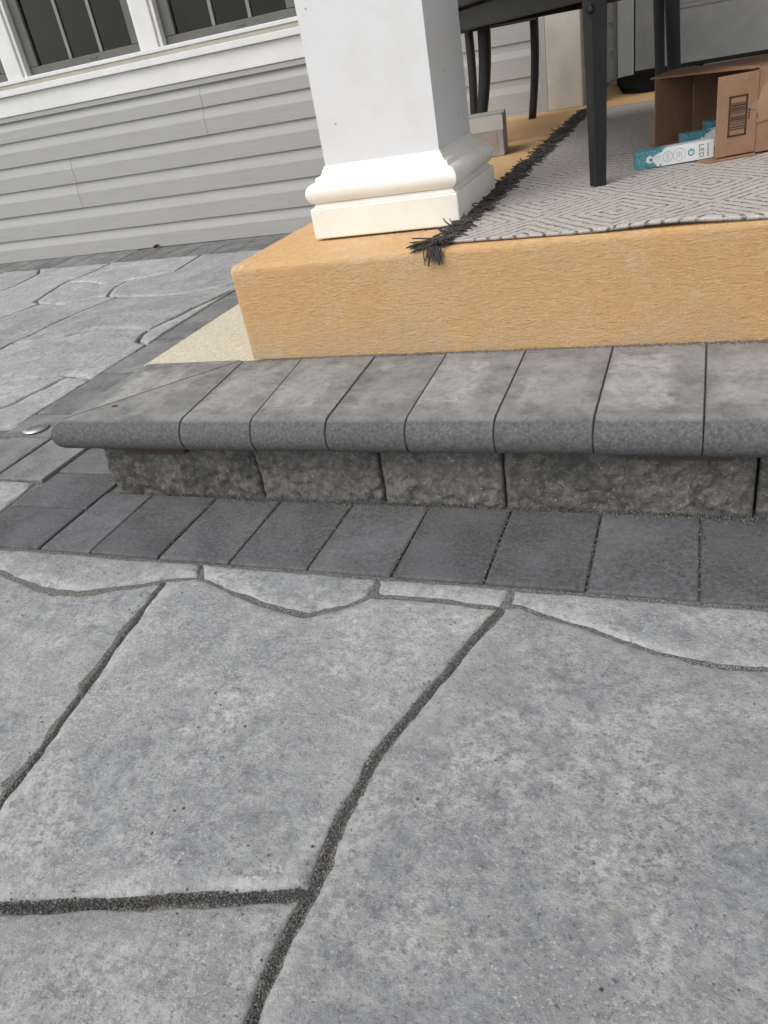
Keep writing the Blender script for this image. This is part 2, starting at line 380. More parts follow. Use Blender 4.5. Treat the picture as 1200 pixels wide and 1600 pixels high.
j = zb((-300,760),(0,690),(120,660),(220,655),(320,645))+[(BX, 1.785)]
j2 = zb((-300,930),(0,800),(60,778),(120,745),(220,700),(310,652))
k = zb((-300,660),(0,525),(50,497),(130,465),(250,405),(350,360),(450,320),(560,278))
m_ = zb((50,497),(100,498),(200,482),(300,465),(400,440),(460,428),(540,425),(700,432))
n_ = [(BX, 2.74)]+zb((1095,245),(1000,290),(900,335),(800,385),(700,432),(660,460),(640,490))+[(BX, 2.09)]
p_ = zb((500,276),(560,278),(680,278),(800,270),(880,262),(1060,228))+[(BX, 3.02)]
q_ = zb((520,122),(400,178),(300,215),(240,250),(165,302))
r_ = zb((165,302),(190,310),(100,345),(0,382),(-300,500))
s_ = zb((320,212),(420,207),(470,220),(600,200))
t_ = zb((600,200),(700,185),(820,160),(935,88))
u_ = zb((190,148),(180,172),(75,225),(0,255),(-300,370))
v_ = zb((190,310),(300,315),(350,300),(450,280),(500,276))
def snap(c, i):
    x = c[i][0]; c[i] = (x, wall_course_front(x)-.004)
snap(q_, 0); snap(t_, -1); snap(u_, 0)
far = .0095
xl = u_[-1][0]-.4
stones += [
 jn((j2[::-1], far), (j[:5], far)),
 jn((j2, far), ([j[-1], (BX, 1.523), (-1.751, 1.444), (-1.803, 1.436)], .003), ([(-2.2, 1.40), j2[0]], far)),
 jn((k[:3], far), (m_[1:], far), (n_[6:], far), ([(BX, 1.785)], .003), (j[::-1][1:], far)),
 jn((k[2:], far), (p_[2:], far), (n_[:6], .012), (m_[::-1][1:-1], far)),
 jn((n_, .012)),
 jn((zb((500,276),(530,240)), far), (t_, far), ([(BX, wall_course_front(BX)-.004)], .003), (p_[::-1][:-1], far)),
 jn((q_[2:], far), (v_, far), (zb((530,240)), far), (s_[::-1], far)),
 jn((q_[:1], far), ([t_[-1]], far), (t_[::-1][1:], far), (s_[::-1][1:], far), (q_[1:3][::-1], far)),
 jn((u_, far), (r_[::-1], far), (q_[::-1][1:], far)),
 jn((r_[1:][::-1], far), (v_[1:], far), (k[::-1][0:], far)),
 jn(([(xl, wall_course_front(xl)-.004)], .003), (u_, far)),
]
lft = [j2[0], j[0], k[0], r_[-1], u_[-1], (xl, wall_course_front(xl)-.004)]          # the paving goes on to the left
lf2 = [(p[0]-1.0-.12*(i % 2), min(p[1]+.06, 3.55)) for i, p in enumerate(lft)]
for i in range(5): stones.append(jn(([lft[i], lft[i+1], lf2[i+1], lf2[i]], far)))
stones.append(jn(([(-2.2, 1.395), lft[0], lf2[0], (-3.9, .9), (-2.6, .95)], .008)))
stones.append(jn(([(-2.6, .95), (-3.9, .9), (-3.9, .1), (-2.9, .4), (-2.3, .55)], .008)))
def build_stone(outline, idx):
    P = [Vector((x, y)) for x, y, h in outline]; Hh = [h for *_, h in outline]
    # drop doubles
    Q, HQ = [], []
    for p, h in zip(P, Hh):
        if Q and (p-Q[-1]).length < .002: continue
        Q.append(p); HQ.append(h)
    if (Q[0]-Q[-1]).length < .002: Q.pop(); HQ.pop()
    area = sum(Q[i].x*Q[(i+1) % len(Q)].y-Q[(i+1) % len(Q)].x*Q[i].y for i in range(len(Q)))/2
    if area < 0: Q.reverse(); HQ.reverse()
    cx = sum(p.x for p in Q)/len(Q); cy = sum(p.y for p in Q)/len(Q)
    near = math.hypot(cx+.2, cy-.5) < 1.0
    res = .011 if near else .028
    # subdivide the outline and roughen it
    S, HS = [], []
    for i in range(len(Q)):
        a_, b_ = Q[i], Q[(i+1) % len(Q)]; n = max(1, int((b_-a_).length/res))
        for t in range(n): S.append(a_.lerp(b_, t/n)); HS.append(HQ[i]*(1-t/n)+HQ[(i+1) % len(Q)]*t/n)
    n = len(S); out = []
    straight = 0
    for i in range(n):
        a_, b_ = S[i-1], S[(i+1) % n]; t = (b_-a_).normalized(); nr = Vector((-t.y, t.x))
        rough = .0034 if HS[i] > .0035 else .0009
        off = HS[i]+rough*(N3(S[i].x, S[i].y, idx*3.7, 22)+.7*N3(S[i].x, S[i].y, idx*3.7, 70))
        out.append(S[i]+nr*off)
    ring = np.array([(p.x, p.y) for p in out])
    xs = np.arange(ring[:, 0].min(), ring[:, 0].max(), res); ys = np.arange(ring[:, 1].min(), ring[:, 1].max(), res)
    gx, gy = np.meshgrid(xs, ys); pts = np.c_[gx.ravel(), gy.ravel()]
    pts += (np.random.RandomState(idx).rand(*pts.shape)-.5)*res*.5
    A = ring; B = np.roll(ring, -1, 0)
    def dist(p):
        d = np.full(len(p), 9.)
        for a_, b_ in zip(A, B):
            ab = b_-a_; t = np.clip(((p-a_)@ab)/(ab@ab+1e-12), 0, 1); d = np.minimum(d, np.hypot(*(p-(a_+t[:, None]*ab)).T))
        return d
    ins = np.zeros(len(pts), bool)
    for a_, b_ in zip(A, B):
        c = (a_[1] > pts[:, 1]) != (b_[1] > pts[:, 1])
        with np.errstate(divide='ignore', invalid='ignore'):
            xi = (b_[0]-a_[0])*(pts[:, 1]-a_[1])/(b_[1]-a_[1])+a_[0]
        ins ^= c & (pts[:, 0] < xi)
    pts = pts[ins]; dd = dist(pts); keep = dd > res*.55; pts = pts[keep]; dd = dd[keep]
    # an inner ring just behind the arris rounds the edge
    inner = []
    for i in range(n):
        a_, b_ = out[i-1], out[(i+1) % n]; t = (b_-a_).normalized(); inner.append(out[i]+Vector((-t.y, t.x))*.0035)
    ii = np.array([(p.x, p.y) for p in inner]); di = dist(ii); ii = ii[di > .0025]
    allp = [Vector(p) for p in ring]+[Vector(p) for p in ii]+[Vector(p) for p in pts]
    vo, ed, fo, ov, oe, of_ = geometry.delaunay_2d_cdt(allp, [(i, (i+1) % n) for i in range(n)], [], 1, 1e-6)
    vo = [Vector((v.x, v.y)) for v in vo]
    d2 = dist(np.array([(v.x, v.y) for v in vo]))
    amp = 1.0 if near else .6
    tl = .004 if near else .0015; tilt = (random.uniform(-tl, tl), random.uniform(-tl, tl)); lift = random.uniform(-.0012, .0012)
    V = []
    for v, d in zip(vo, d2):
        z = lift+tilt[0]*(v.x-cx)+tilt[1]*(v.y-cy)
        z += amp*(.0030*N3(v.x, v.y, idx*5.1, 5)+.0026*N3(v.x, v.y, idx*5.1, 14)+.0018*abs(N3(v.x, v.y, idx*1.3, 24))+.0012*N3(v.x, v.y, idx, 45))
        wear = .004+.003*N3(v.x, v.y, idx*2.3, 13)
        z -= (.0045 if near else .0025)*math.exp(-d/max(.0015, wear))+(.0014 if near else .0003)*math.exp(-d/.02)*(1+N3(v.x, v.y, idx, 9))
        V.append((v.x, v.y, z))
    # which result vertices form the rim
    rim_of = {}
    for i, o_ in enumerate(ov):
        for s in o_:
            if s < n: rim_of[s] = i
    F = [list(f) for f in fo]
    rim = [rim_of[i] for i in range(n) if i in rim_of]
    base = len(V); V += [(V[i][0], V[i][1], -.032) for i in rim]; L_ = len(rim)
    for i in range(L_): F.append([rim[i], base+i, base+(i+1) % L_, rim[(i+1) % L_]])
    o = mobj('flagstone', V, F, M['flag'], patio, True)
    at = o.data.attributes.new('arris', 'FLOAT', 'POINT'); at.data.foreach_set('value', [math.exp(-d/.012) for d in d2]+[1.]*L_)
    return o
for i, s in enumerate(stones): build_stone(s, i+1)

# pavers: own box each, a little uneven
def paver(x0, x1, y0, y1, mat='paver', gap=.0021, zt=0., skew=0.):
    cx, cy = (x0+x1)/2, (y0+y1)/2
    T = Matrix.Translation((cx, cy, 0)) @ Matrix.Rotation(random.uniform(-.006, .006)+skew, 4, 'Z') @ Matrix.Rotation(random.uniform(-.005, .005), 4, 'X') @ Matrix.Rotation(random.uniform(-.005, .005), 4, 'Y')
    hx, hy = (x1-x0)/2-gap, (y1-y0)/2-gap
    V, F = box_geo(-hx, hx, -hy, hy, -.055, zt+random.uniform(-.0012, .0015), .0032, 2, T)
    return mobj('paver', V, F, M[mat], patio)
xs = [-1.171, -1.048, -.890, -.740, -.586, -.435, -.284, -.133, .0195]
while xs[-1] < 1.9: xs.append(xs[-1]+.152)
for a_, b_ in zip(xs, xs[1:]): paver(a_, b_, .898, 1.112, gap=.0015)
for i in range(14):
    y0 = .897+.149*i
    paver(-1.385, -1.176, y0, y0+.149, 'paver' if i < 3 else 'paver2')
for a_, b_ in ((-1.706, -1.556), (-1.554, -1.400)): paver(a_, b_, 1.157, 1.374, 'paver2')
for y0, y1 in ((1.379, 1.522), (1.524, 1.824), (1.826, 1.982), (1.984, 2.130), (2.132, 2.283), (2.285, 2.437), (2.439, 2.59), (2.592, 2.744), (2.746, 2.898), (2.90, 3.05), (3.052, 3.202), (3.204, 3.40)):
    paver(-1.752, -1.545, y0, y1, 'paver2', gap=.0034)
for i in range(13): paver(-1.543, -1.389, 1.379+.152*i, 1.529+.152*i, 'paver')
x = -1.40
while x > -6.2:
    yf = wall_course_front(x)
    paver(x-.158, x, yf, 3.765, 'paver2', skew=.12)
    x -= .158

# loose jointing sand swept against the foot of the riser and along the paver front
def grains(name, spots, parent, mat, r=(.0008, .0019)):
    mb = MB()
    for (x, y, z) in spots:
        s = random.uniform(*r); an = random.uniform(0, 6.28)
        V = [(x+s*math.cos(an+i*2.094), y+s*math.sin(an+i*2.094), z+s*random.uniform(-.5, .1)) for i in range(3)]+[(x, y, z+s*1.1), (x, y, z-s)]
        mb.add(V, [(0, 1, 3), (1, 2, 3), (2, 0, 3), (1, 0, 4), (2, 1, 4), (0, 2, 4)])
    return tag(mb.obj(name, mat, parent), kind='stuff')
sp = []
for i in range(5200):
    x = random.uniform(-1.0, 1.2); d = abs(random.gauss(0, .007))
    if x < -.6 and random.random() < .55: continue
    sp.append((x, 1.1135-d, .0005+max(0, .006-d*.7)*random.random()))
for i in range(500):
    x = random.choice(xs[1:9])+random.gauss(0, .003); sp.append((x, random.uniform(.9, 1.1), .0008))
for i in range(260): sp.append((random.uniform(-1.7, .3), random.uniform(.9, 1.11) if random.random() < .7 else random.uniform(.3, .9), .001))
for ch, wd in ((V1, .005), (V1b, .005), (H1, .006), (V0, .004)):
    for i in range(len(ch)-1):
        a_, b_ = Vector(ch[i]), Vector(ch[i+1]); ln = (b_-a_).length
        nr = Vector((-(b_-a_).y, (b_-a_).x)).normalized()
        for q in range(int(ln*5200)):
            p = a_.lerp(b_, random.random())+nr*random.gauss(0, wd*.55); sp.append((p.x, p.y, -.0048+random.random()*.0015))
        for q in range(int(ln*110)):
            p = a_.lerp(b_, random.random())+nr*random.gauss(0, wd*2.4); sp.append((p.x, p.y, .0004))
grains('sand_grains', sp, patio, M['sand'])

# ------------------------------------------------------------------ bullnose step
step = thing('garden_step', (-.1, 1.2, 0), 'low charcoal step of rounded cap stones on split-face riser blocks', 'step')
ZC0, ZC1, NOSE, BACK = .125, .19, 1.055, 1.374
RN = (ZC1-ZC0)/2
prof = [(BACK, ZC0), (BACK, ZC1)]
for i in range(15):
    an = math.pi/2+math.pi*i/14
    prof.append((NOSE+RN+RN*math.cos(an), ZC0+RN+RN*math.sin(an)))
LX, MX = -1.200, -.925          # outer corner of the mitre and its inner end
def mitre_x(y): return LX+(y-NOSE)/(BACK-NOSE)*(MX-LX)
def mitre_y(x): return NOSE+(x-LX)/(MX-LX)*(BACK-NOSE)
def cap_piece(fx0, fx1, axis='x'):
    """profile swept between two cut planes; the cut arrises are slightly eased"""
    n = len(prof); V = []; F = []
    cyc = sum(p[0] for p in prof)/n; czc = (ZC0+ZC1)/2
    e_ = .0016; dz = random.uniform(-.0008, .0012)
    for (side, sh, inn) in ((0, 1, 0), (0, 0, e_), (1, 0, -e_), (1, 1, 0)):
        for (y, z) in prof:
            yy = y+(e_ if y < NOSE+RN else (-e_ if sh else 0))*sh; zz = z+(e_ if z < czc else -e_)*sh
            if axis == 'x':
                x = (fx0 if side == 0 else fx1)(yy)+inn; V.append((x, yy, zz+dz))
            else:
                u = LX+(yy-NOSE)/(BACK-NOSE)*(MX-LX)                     # same profile, turned the corner
                u = LX+(yy-NOSE) if yy < NOSE+.06 else LX+.06+(yy-NOSE-.06)/(BACK-NOSE-.06)*(MX-LX-.06)
                v0 = mitre_y(u)+.0002; V.append((u, (v0 if side == 0 else BACK)+inn*.5, zz+dz))
    for r in range(3):
        for i in range(n): F.append([r*n+i, r*n+(i+1) % n, (r+1)*n+(i+1) % n, (r+1)*n+i][::-1])
    F.append(list(range(n))); F.append([3*n+i for i in range(n)][::-1])
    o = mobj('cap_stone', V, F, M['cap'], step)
    for p in o.data.polygons: p.use_smooth = len(p.vertices) == 4
    bm = bmesh.new(); bm.from_mesh(o.data); bmesh.ops.recalc_face_normals(bm, faces=bm.faces); bm.to_mesh(o.data); bm.free()
    try: o.data.set_sharp_from_angle(angle=math.radians(40))
    except Exception: pass
    return o
jf = [-.886, -.733, -.584, -.438, -.289, -.137, .016]; jb = [-.916, -.772, -.604, -.452, -.296, -.138, .018]
while jf[-1] < 1.9: jf.append(jf[-1]+.153); jb.append(jb[-1]+.153)
def lin(i): return lambda y: jf[i]+(y-NOSE)/(BACK-NOSE)*(jb[i]-jf[i])
g_ = .0005
cap_piece(lambda y: mitre_x(y)+.0002, lambda y: lin(0)(y)-g_)
cap_piece(None, None, 'y')
for i in range(len(jf)-1): cap_piece(lambda y, i=i: lin(i)(y)+g_, lambda y, i=i: lin(i+1)(y)-g_)
rx = [-1.150, -.783, -.523, -.296, .096, .33, .62, .95, 1.25, 1.6, 1.9]
for i in range(len(rx)-1):
    x0, x1 = rx[i]+.0025, rx[i+1]-.0025; nxx = max(8, int((x1-x0)/.0035)); nz = 38; V = []; F = []
    for r in range(nz+1):
        for c in range(nxx+1):
            x = x0+(x1-x0)*c/nxx; z = -.03+.153*r/nz
            dep = .007*N3(x, i*2.2, z, 9)+.006*abs(N3(x, i*2.2, z*1.5, 24))+.005*N3(x, i, z, 60)+.003*N3(x, i, z, 140)
            edge = min(c, nxx-c)/nxx*(x1-x0); dep -= .007*math.exp(-edge/.006)
            xx = x+(.010*N3(3, i, z, 14)+.006*N3(3, i, z, 50)+.014*(z/.12) if (c == 0 and i == 0) else 0)
            V.append((xx, 1.118-dep*(1 if z > 0 else .3), z))
    for r in range(nz):
        for c in range(nxx): a_ = r*(nxx+1)+c; F.append([a_, a_+1, a_+nxx+2, a_+nxx+1])
    b0 = len(V); V += [(x0, 1.30, -.03), (x1, 1.30, -.03), (x1, 1.30, .123), (x0, 1.30, .123)]
    Lf = [r*(nxx+1) for r in range(nz+1)]; Rt = [r*(nxx+1)+nxx for r in range(nz+1)]
    F.append(Lf+[b0+3, b0]); F.append(Rt[::-1]+[b0+1, b0+2]); F.append([nz*(nxx+1)+c for c in range(nxx+1)]+[b0+2, b0+3]); F.append([b0, b0+3, b0+2, b0+1])
    mobj('riser_block', V, F, M['riser'], step, True)
box('shim', -1.062, -.922, 1.098, 1.125, .1045, .1242, M['shim'], step, .001)
box('shim', -.075, .058, 1.098, 1.125, .1075, .1242, M['shim'], step, .001)

sp = []
for i in range(5200):
    x = random.uniform(-.88, 1.3); d = abs(random.gauss(0, .0065)); sp.append((x, 1.3765-d*.8, ZC1+.0006+max(0, .0022-d*.3)*random.random()))
grains('sand_grains', sp, step, M['sand'], (.0006, .0013))
# ------------------------------------------------------------------ porch slab and the old concrete tread under it
slab = thing('porch_slab', (.7, 2.6, 0), 'orange-stained brushed concrete porch slab above the charcoal step', 'porch')
ZP, YO, XO = .388, 1.379, -.903
def slab_geo():
    r = .014; n = 6; V = []; F = []
    # vertical section swept round the front-left corner
    sect = [(0, .10)]+[(0, .19+.02*i) for i in range(9)]+[(r-r*math.cos(a_*math.pi/2/n), ZP-r+r*math.sin(a_*math.pi/2/n)) for a_ in range(n+1)]+[(r+.006, ZP)]
    xe = 2.6; ye = 3.79
    path = []; rc = .022
    nn = 160
    for i in range(nn+1): path.append((xe+(XO+rc-xe)*i/nn, YO, 0, 1))
    for i in range(1, 6):
        an = math.pi/2*i/5; path.append((XO+rc-rc*math.sin(an), YO+rc-rc*math.cos(an), math.sin(an), math.cos(an)))
    for i in range(1, 61): path.append((XO, YO+rc+(ye-YO-rc)*i/60, 1, 0))
    for (x, y, ax, ay) in path:
        for (d, z) in sect:
            w_ = .0016*N3(x, y, z, 6)+.0008*N3(x, y, z, 30) if z < ZP-.001 else 0
            zz = z
            V.append((x+ax*(d+w_), y+ay*(d+w_), zz))
    m = len(sect)
    for i in range(len(path)-1):
        for k_ in range(m-1): F.append([i*m+k_, i*m+k_+1, (i+1)*m+k_+1, (i+1)*m+k_])
    top = [i*m+m-1 for i in range(len(path))]
    V.append((xe, ye, ZP)); F.append((top+[len(V)-1]))
    return V, F
V, F = slab_geo(); so = mobj('slab', V, F, M['slab'], slab, True)
bm = bmesh.new(); bm.from_mesh(so.data); bmesh.ops.triangulate(bm, faces=[f for f in bm.faces if len(f.verts) > 4]); bmesh.ops.recalc_face_normals(bm, faces=bm.faces)
bm.to_mesh(so.data); bm.free()
if so.data.polygons[-1].normal.z < 0: so.data.flip_normals()
for p in so.data.polygons:
    if abs(p.normal.z) > .999: p.use_smooth = False
box('entry_floor', -.487, 2.6, 3.792, 5.06, .1, ZP-.002, M['slab'], slab, .002)
box('old_tread', -1.192, XO+.1, 1.377, 3.74, .0, .1865, M['pad'], slab, .003, 2)

# ------------------------------------------------------------------ column
col = thing('porch_column', (-.609, 1.709, ZP), 'white square porch column with rounded cream base moulding', 'column')
CXc, CYc = -.609, 1.709
def square_sweep(prof_, name, mat, dx=0):
    V, F = [], []
    for s in range(4):
        b = len(V)
        for (h, z) in prof_:
            c = [(-h, -h), (h, -h), (h, h), (-h, h)]; a_, b_ = c[s], c[(s+1) % 4]
            V.append((CXc+a_[0], CYc+a_[1], z)); V.append((CXc+b_[0], CYc+b_[1], z))
        for i in range(len(prof_)-1): F.append([b+2*i, b+2*i+1, b+2*i+3, b+2*i+2])
    o = mobj(name, V, F, mat, col, True)
    return o
sh = square_sweep([(.1245, .50), (.1245, 1.2), (.1245, 2.2), (.1245, 2.72)], 'shaft', M['white'])
pl = box('plinth', CXc-.162, CXc+.162, CYc-.162, CYc+.162, .3925, .454, M['cream'], col, .003, 2)
tor = [(.158, .4545), (.1535, .457), (.152, .461)]
for i in range(13):
    an = -math.pi/2+math.pi*i/12; tor.append((.146+.0185*math.cos(an), .4825+.0205*math.sin(an)))
tor += [(.1445, .505), (.1435, .5115), (.1385, .5125), (.134, .515), (.1315, .519), (.1305, .5245), (.1275, .5255), (.1275, .5295), (.1246, .5305)]
square_sweep(tor, 'base_moulding', M['cream'])
box('plinth_gap_shade', CXc-.135, CXc+.135, CYc-.125, CYc+.135, ZP-.003, .3935, M['gapshade'], col, 0)  # added filler, coloured dark as the shadow gap under the plinth

sp = []
for i in range(170): sp.append((random.gauss(CXc+.06, .06), CYc-.163-abs(random.gauss(0, .009)), ZP+.0008))
grains('crumbs', sp, slab, M['pad'], (.0006, .0018))
# ------------------------------------------------------------------ house
house = thing('house', (-1.5, 4.4, 0), 'house wall with grey lap siding, white window trim and a recessed door', 'house')
YW = 3.770
def lap(name, p0, p1, z0, h, out, thick=0., z_clip=None, yend=0):
    """one course of Dutch-lap vinyl from p0 to p1 (xy); out = outward unit normal"""
    pr = [(.003, .0015), (.0140, 0), (.0150, .0015), (.0156, h*.30), (.0165, h*.585), (.0160, h*.60), (.0098, h*.76), (.0058, h*.88), (.0036, h*1.03)]
    if z_clip: pr = [p for p in pr if z0+p[1] <= z_clip] or pr[:5]
    V, F = [], []
    n = max(1, int(math.dist(p0, p1)/.25))
    for i in range(n+1):
        t = i/n; x = p0[0]+(p1[0]-p0[0])*t; y = p0[1]+(p1[1]-p0[1])*t
        for (d, z) in pr:
            dd = d+thick+.0008*N3(x, y, z0, 2.2)
            V.append((x+out[0]*dd, y+out[1]*dd, z0+z+.0009*N3(x, z0, 0, 1.4)))
    m = len(pr)
    for i in range(n):
        for q in range(m-1): F.append([i*m+q, (i+1)*m+q, (i+1)*m+q+1, i*m+q+1])
    F.append(list(range(m))[::-1]); F.append([n*m+q for q in range(m)])
    o = mobj(name, V, F, M['siding'], house, True)
    o.data.set_sharp_from_angle(angle=math.radians(14))
    return o
LZ = [0.002, .125, .259, .391, .519, .643, .739]
joint = {1: None, 2: -3.29, 3: -3.275, 4: -2.353, 5: -2.341}
for i in range(6):
    h = LZ[i+1]-LZ[i]; jx = joint.get(i)
    if jx is None: lap('siding_board', (-6.5, YW), (XO+.02 if i < 3 else -1.02, YW), LZ[i], h, (0, -1), z_clip=.748 if i == 5 else None)
    else:
        lap('siding_board', (-6.5, YW), (jx, YW), LZ[i], h, (0, -1), .0018)
        lap('siding_board', (jx-.02, YW), (XO+.02 if i < 3 else -1.02, YW), LZ[i], h, (0, -1))
box('wall_sheathing', -6.5, -.49, YW+.003, YW+.12, -.02, .735, M['siding'], house, 0)
# porch part of the wall, siding starts on a starter strip above the slab
for i in range(17):
    z = ZP+.013+.1325*i
    lap('siding_board', (-1.70, 3.782), (-.667, 3.782), z, .1325, (0, -1))
box('wall_sheathing', -1.70, -.49, 3.895, 4.0, .3, 2.75, M['siding'], house, 0)
box('starter_strip', -1.70, -.667, 3.764, 3.786, ZP-.002, ZP+.013, M['siding'], house, .001)
box('j_channel', -.666, -.636, 3.760, 3.79, ZP-.002, 2.72, M['siding'], house, .002)
box('corner_board', -.6345, -.490, 3.752, 3.795, ZP, 2.72, M['corner'], house, .004, 2)  # beige-white board; warm bounced light is put into its colour
# recess side wall
for i in range(17): lap('siding_board', (-.4955, 3.80), (-.4955, 4.985), ZP+.013+.1325*i, .1325, (1, 0))
box('wall_sheathing', -.60, -.497, 3.797, 5.0, .3, 2.75, M['siding'], house, 0)
# trim below the windows
box('skirt_trim', -6.5, -1.72, 3.742, 3.775, .767, .8585, M['trim'], house, .003, 2)
box('j_channel', -6.5, -1.72, 3.748, 3.776, .741, .766, M['siding'], house, .002)
box('sill_band', -6.5, -1.72, 3.722, 3.78, .859, .8895, M['trim'], house, .003, 2)
box('beige_strip', -6.5, -1.72, 3.732, 3.78, .890, .9095, M['beige'], house, .002)  # flat beige band between sill and white band
box('window_sill', -6.5, -1.72, 3.727, 3.82, .910, .9285, M['trim'], house, .003, 2)
WZ = 2.25
def window(xl_, xr):
    y0 = 3.782
    wobj = box('window', xl_-.01, xr+.01, y0+.05, y0+.06, .925, WZ, M['sash'], house, 0)
    bpy.data.objects.remove(wobj)
    f = MB()
    f.box(xl_, xr, y0, y0+.035, .929, .966, bev=.003); f.box(xl_, xr, y0, y0+.035, WZ-.04, WZ, bev=.003)
    f.box(xl_, xl_+.062, y0, y0+.035, .967, WZ-.041, bev=.003); f.box(xr-.062, xr, y0, y0+.035, .967, WZ-.041, bev=.003)
    wo = f.obj('window', M['sash'], house)
    gx0, gx1 = xl_+.060, xr-.060
    box('pane', gx0, gx1, y0+.016, y0+.020, .964, WZ-.038, M['glass'], wo, 0)
    for i in (1, 2):
        xm = gx0+.02+(gx1-gx0-.02)*i/3
        box('muntin', xm-.009, xm+.009, y0+.008, y0+.0155, .967, WZ-.041, M['muntin'], wo, .001)
    box('sash_lock', (xl_+xr)/2+.03, (xl_+xr)/2+.08, y0-.004, y0+.002, .944, .952, M['sash'], wo, .001)
    return wo
wins = [(-4.99, -4.255), (-4.235+.0, -3.492), (-3.352, -2.612), (-2.472, -1.735)]
wins[0] = (-5.115, -4.375)
for a_, b_ in wins: window(a_, b_)
posts = [(-4.375, -4.235), (-3.492, -3.352), (-2.612, -2.472)]
for a_, b_ in posts:
    p = box('mullion_post', a_+.022, b_-.022, 3.738, 3.83, .9287, 2.30, M['trim'], house, .004, 2)
    box('jamb', a_+.001, a_+.0215, 3.750, 3.83, .9289, 2.30, M['trim'], house, .002); box('jamb', b_-.0215, b_-.001, 3.750, 3.83, .9289, 2.30, M['trim'], house, .002)
box('window_casing', -1.735, -1.70, 3.742, 3.83, .9287, 2.30, M['trim'], house, .004)
box('head_casing', -6.5, -1.70, 3.742, 3.83, 2.2505, 2.40, M['trim'], house, .004)
for i in range(3): lap('siding_board', (-6.5, YW), (-1.0, YW), 2.40+.128*i, .128, (0, -1))
for i in range(11): lap('siding_board', (-1.697, YW+.012), (-1.66, YW+.012), .93+.128*i, .128, (0, -1))
# room behind the windows
rm = MB(); rm.box(-6.4, -1.72, 5.4, 5.45, .3, 2.7); rm.box(-6.45, -6.4, 3.9, 5.45, .3, 2.7); rm.box(-1.72, -1.68, 4.0, 5.45, .3, 2.7)
rm.box(-6.4, -1.72, 3.9, 5.4, .25, .3); rm.box(-6.4, -1.72, 3.9, 5.4, 2.7, 2.75); rm.obj('room', M['room'], house)
cu = MB()
for i in range(14): cu.box(-2.40+.011*i, -2.388+.011*i, 3.90+.008*(i % 3), 3.93+.008*(i % 3), .80, 2.2)
cu.obj('curtain', M['curtain'], house)
# door
YD = 5.0
box('wall_sheathing', -.497, 2.6, YD+.05, YD+.15, .3, 2.75, M['siding'], house, 0)
box('door_casing', -.458, -.376, YD-.03, YD+.05, ZP-.001, 2.5, M['trim'], house, .004, 2)
box('door_casing', -.493, -.4595, YD-.012, YD+.05, ZP-.001, 2.5, M['siding'], house, .002)
dr = box('door', -.368, .58, YD-.004, YD+.04, .418, 2.42, M['door'], house, .002)
box('door_panel', -.165, .50, YD-.009, YD-.0035, .690, 1.15, M['door'], dr, .004)
pm = MB(); pm.box(-.185, .52, YD-.013, YD-.0045, .668, .688, bev=.003); pm.obj('panel_moulding', M['door'], dr)
box('door_gap_shade', -.370, .58, YD-.002, YD+.03, .401, .4175, M['gapshade'], dr, .001)  # dark strip painted in as the shaded gap below the door
box('threshold', -.374, .62, YD-.09, YD+.02, ZP-.001, .4005, M['door'], house, .003, 2)
box('side_light', .60, 2.6, YD-.002, YD+.05, ZP, 2.5, M['trim'], house, .003)
# porch roof, beam and eave above the picture: they shade the porch
box('porch_beam', -.74, 2.6, 1.575, 1.845, 2.722, 2.98, M['soffit'], house, .004)
box('porch_beam', -.74, -.475, 1.847, 3.78, 2.722, 2.98, M['soffit'], house, .004)
box('porch_ceiling', -1.05, 3.0, 1.25, 5.3, 2.982, 3.05, M['soffit'], house, .004)
box('porch_roof', -1.12, 3.1, 1.18, 5.4, 3.052, 3.20, M['shingle'], house, .01)
box('eave', -6.9, -1.13, 3.42, 5.4, 2.78, 2.92, M['soffit'], house, .01)

# ------------------------------------------------------------------ rug with yarn fringe
rugt = thing('area_rug', (.4, 2.4, ZP), 'pale grey diamond-patterned woven rug with dark fringe at porch edge', 'rug')
RX0, RX1, RY1 = -.428, 1.5, 3.47
def rug_front(x): return 1.402-.022*min(1, max(0, (x+.42)/.52))+.004*math.sin(x*9)
def rug_z(x, y):
    z = ZP+.0015
    d = y-YO
    if d < .016: z -= max(0, .016-d)**2*26
    lift = .007*math.exp(-((x+.05)/.10)**2)*math.exp(-max(0, y-1.38)/.05)
    return z+lift+.0008*(1+N3(x, y, 3, 7))
V, F = [], []; nX, nY = 150, 130
yy = [(i/nY)**1.6 for i in range(nY+1)]
for jx in range(nY+1):
    for ix in range(nX+1):
        x = RX0+(RX1-RX0)*(ix/nX)**1.3; y0 = rug_front(x); y = y0+(RY1-y0)*yy[jx]
        V.append((x, y, rug_z(x, y)+.0055))
nb = len(V)
for p in V[:nb]: V  # top verts done
for (x, y, z) in list(V): V.append((x, y, z-.0055))
def vid(i, jx, lay): return lay*nb+jx*(nX+1)+i
for jx in range(nY):
    for ix in range(nX):
        F.append([vid(ix, jx, 0), vid(ix+1, jx, 0), vid(ix+1, jx+1, 0), vid(ix, jx+1, 0)]); F.append([vid(ix, jx, 1), vid(ix, jx+1, 1), vid(ix+1, jx+1, 1), vid(ix+1, jx, 1)])
for ix in range(nX):
    F.append([vid(ix, 0, 1), vid(ix+1, 0, 1), vid(ix+1, 0, 0), vid(ix, 0, 0)]); F.append([vid(ix, nY, 0), vid(ix+1, nY, 0), vid(ix+1, nY, 1), vid(ix, nY, 1)])
for jx in range(nY): F.append([vid(0, jx, 0), vid(0, jx+1, 0), vid(0, jx+1, 1), vid(0, jx, 1)]); F.append([vid(nX, jx, 1), vid(nX, jx+1, 1), vid(nX, jx+1, 0), vid(nX, jx, 0)])
mobj('woven_field', V, F, M['rug'], rugt, True)
fr = MB(); rnd = random.Random(11)
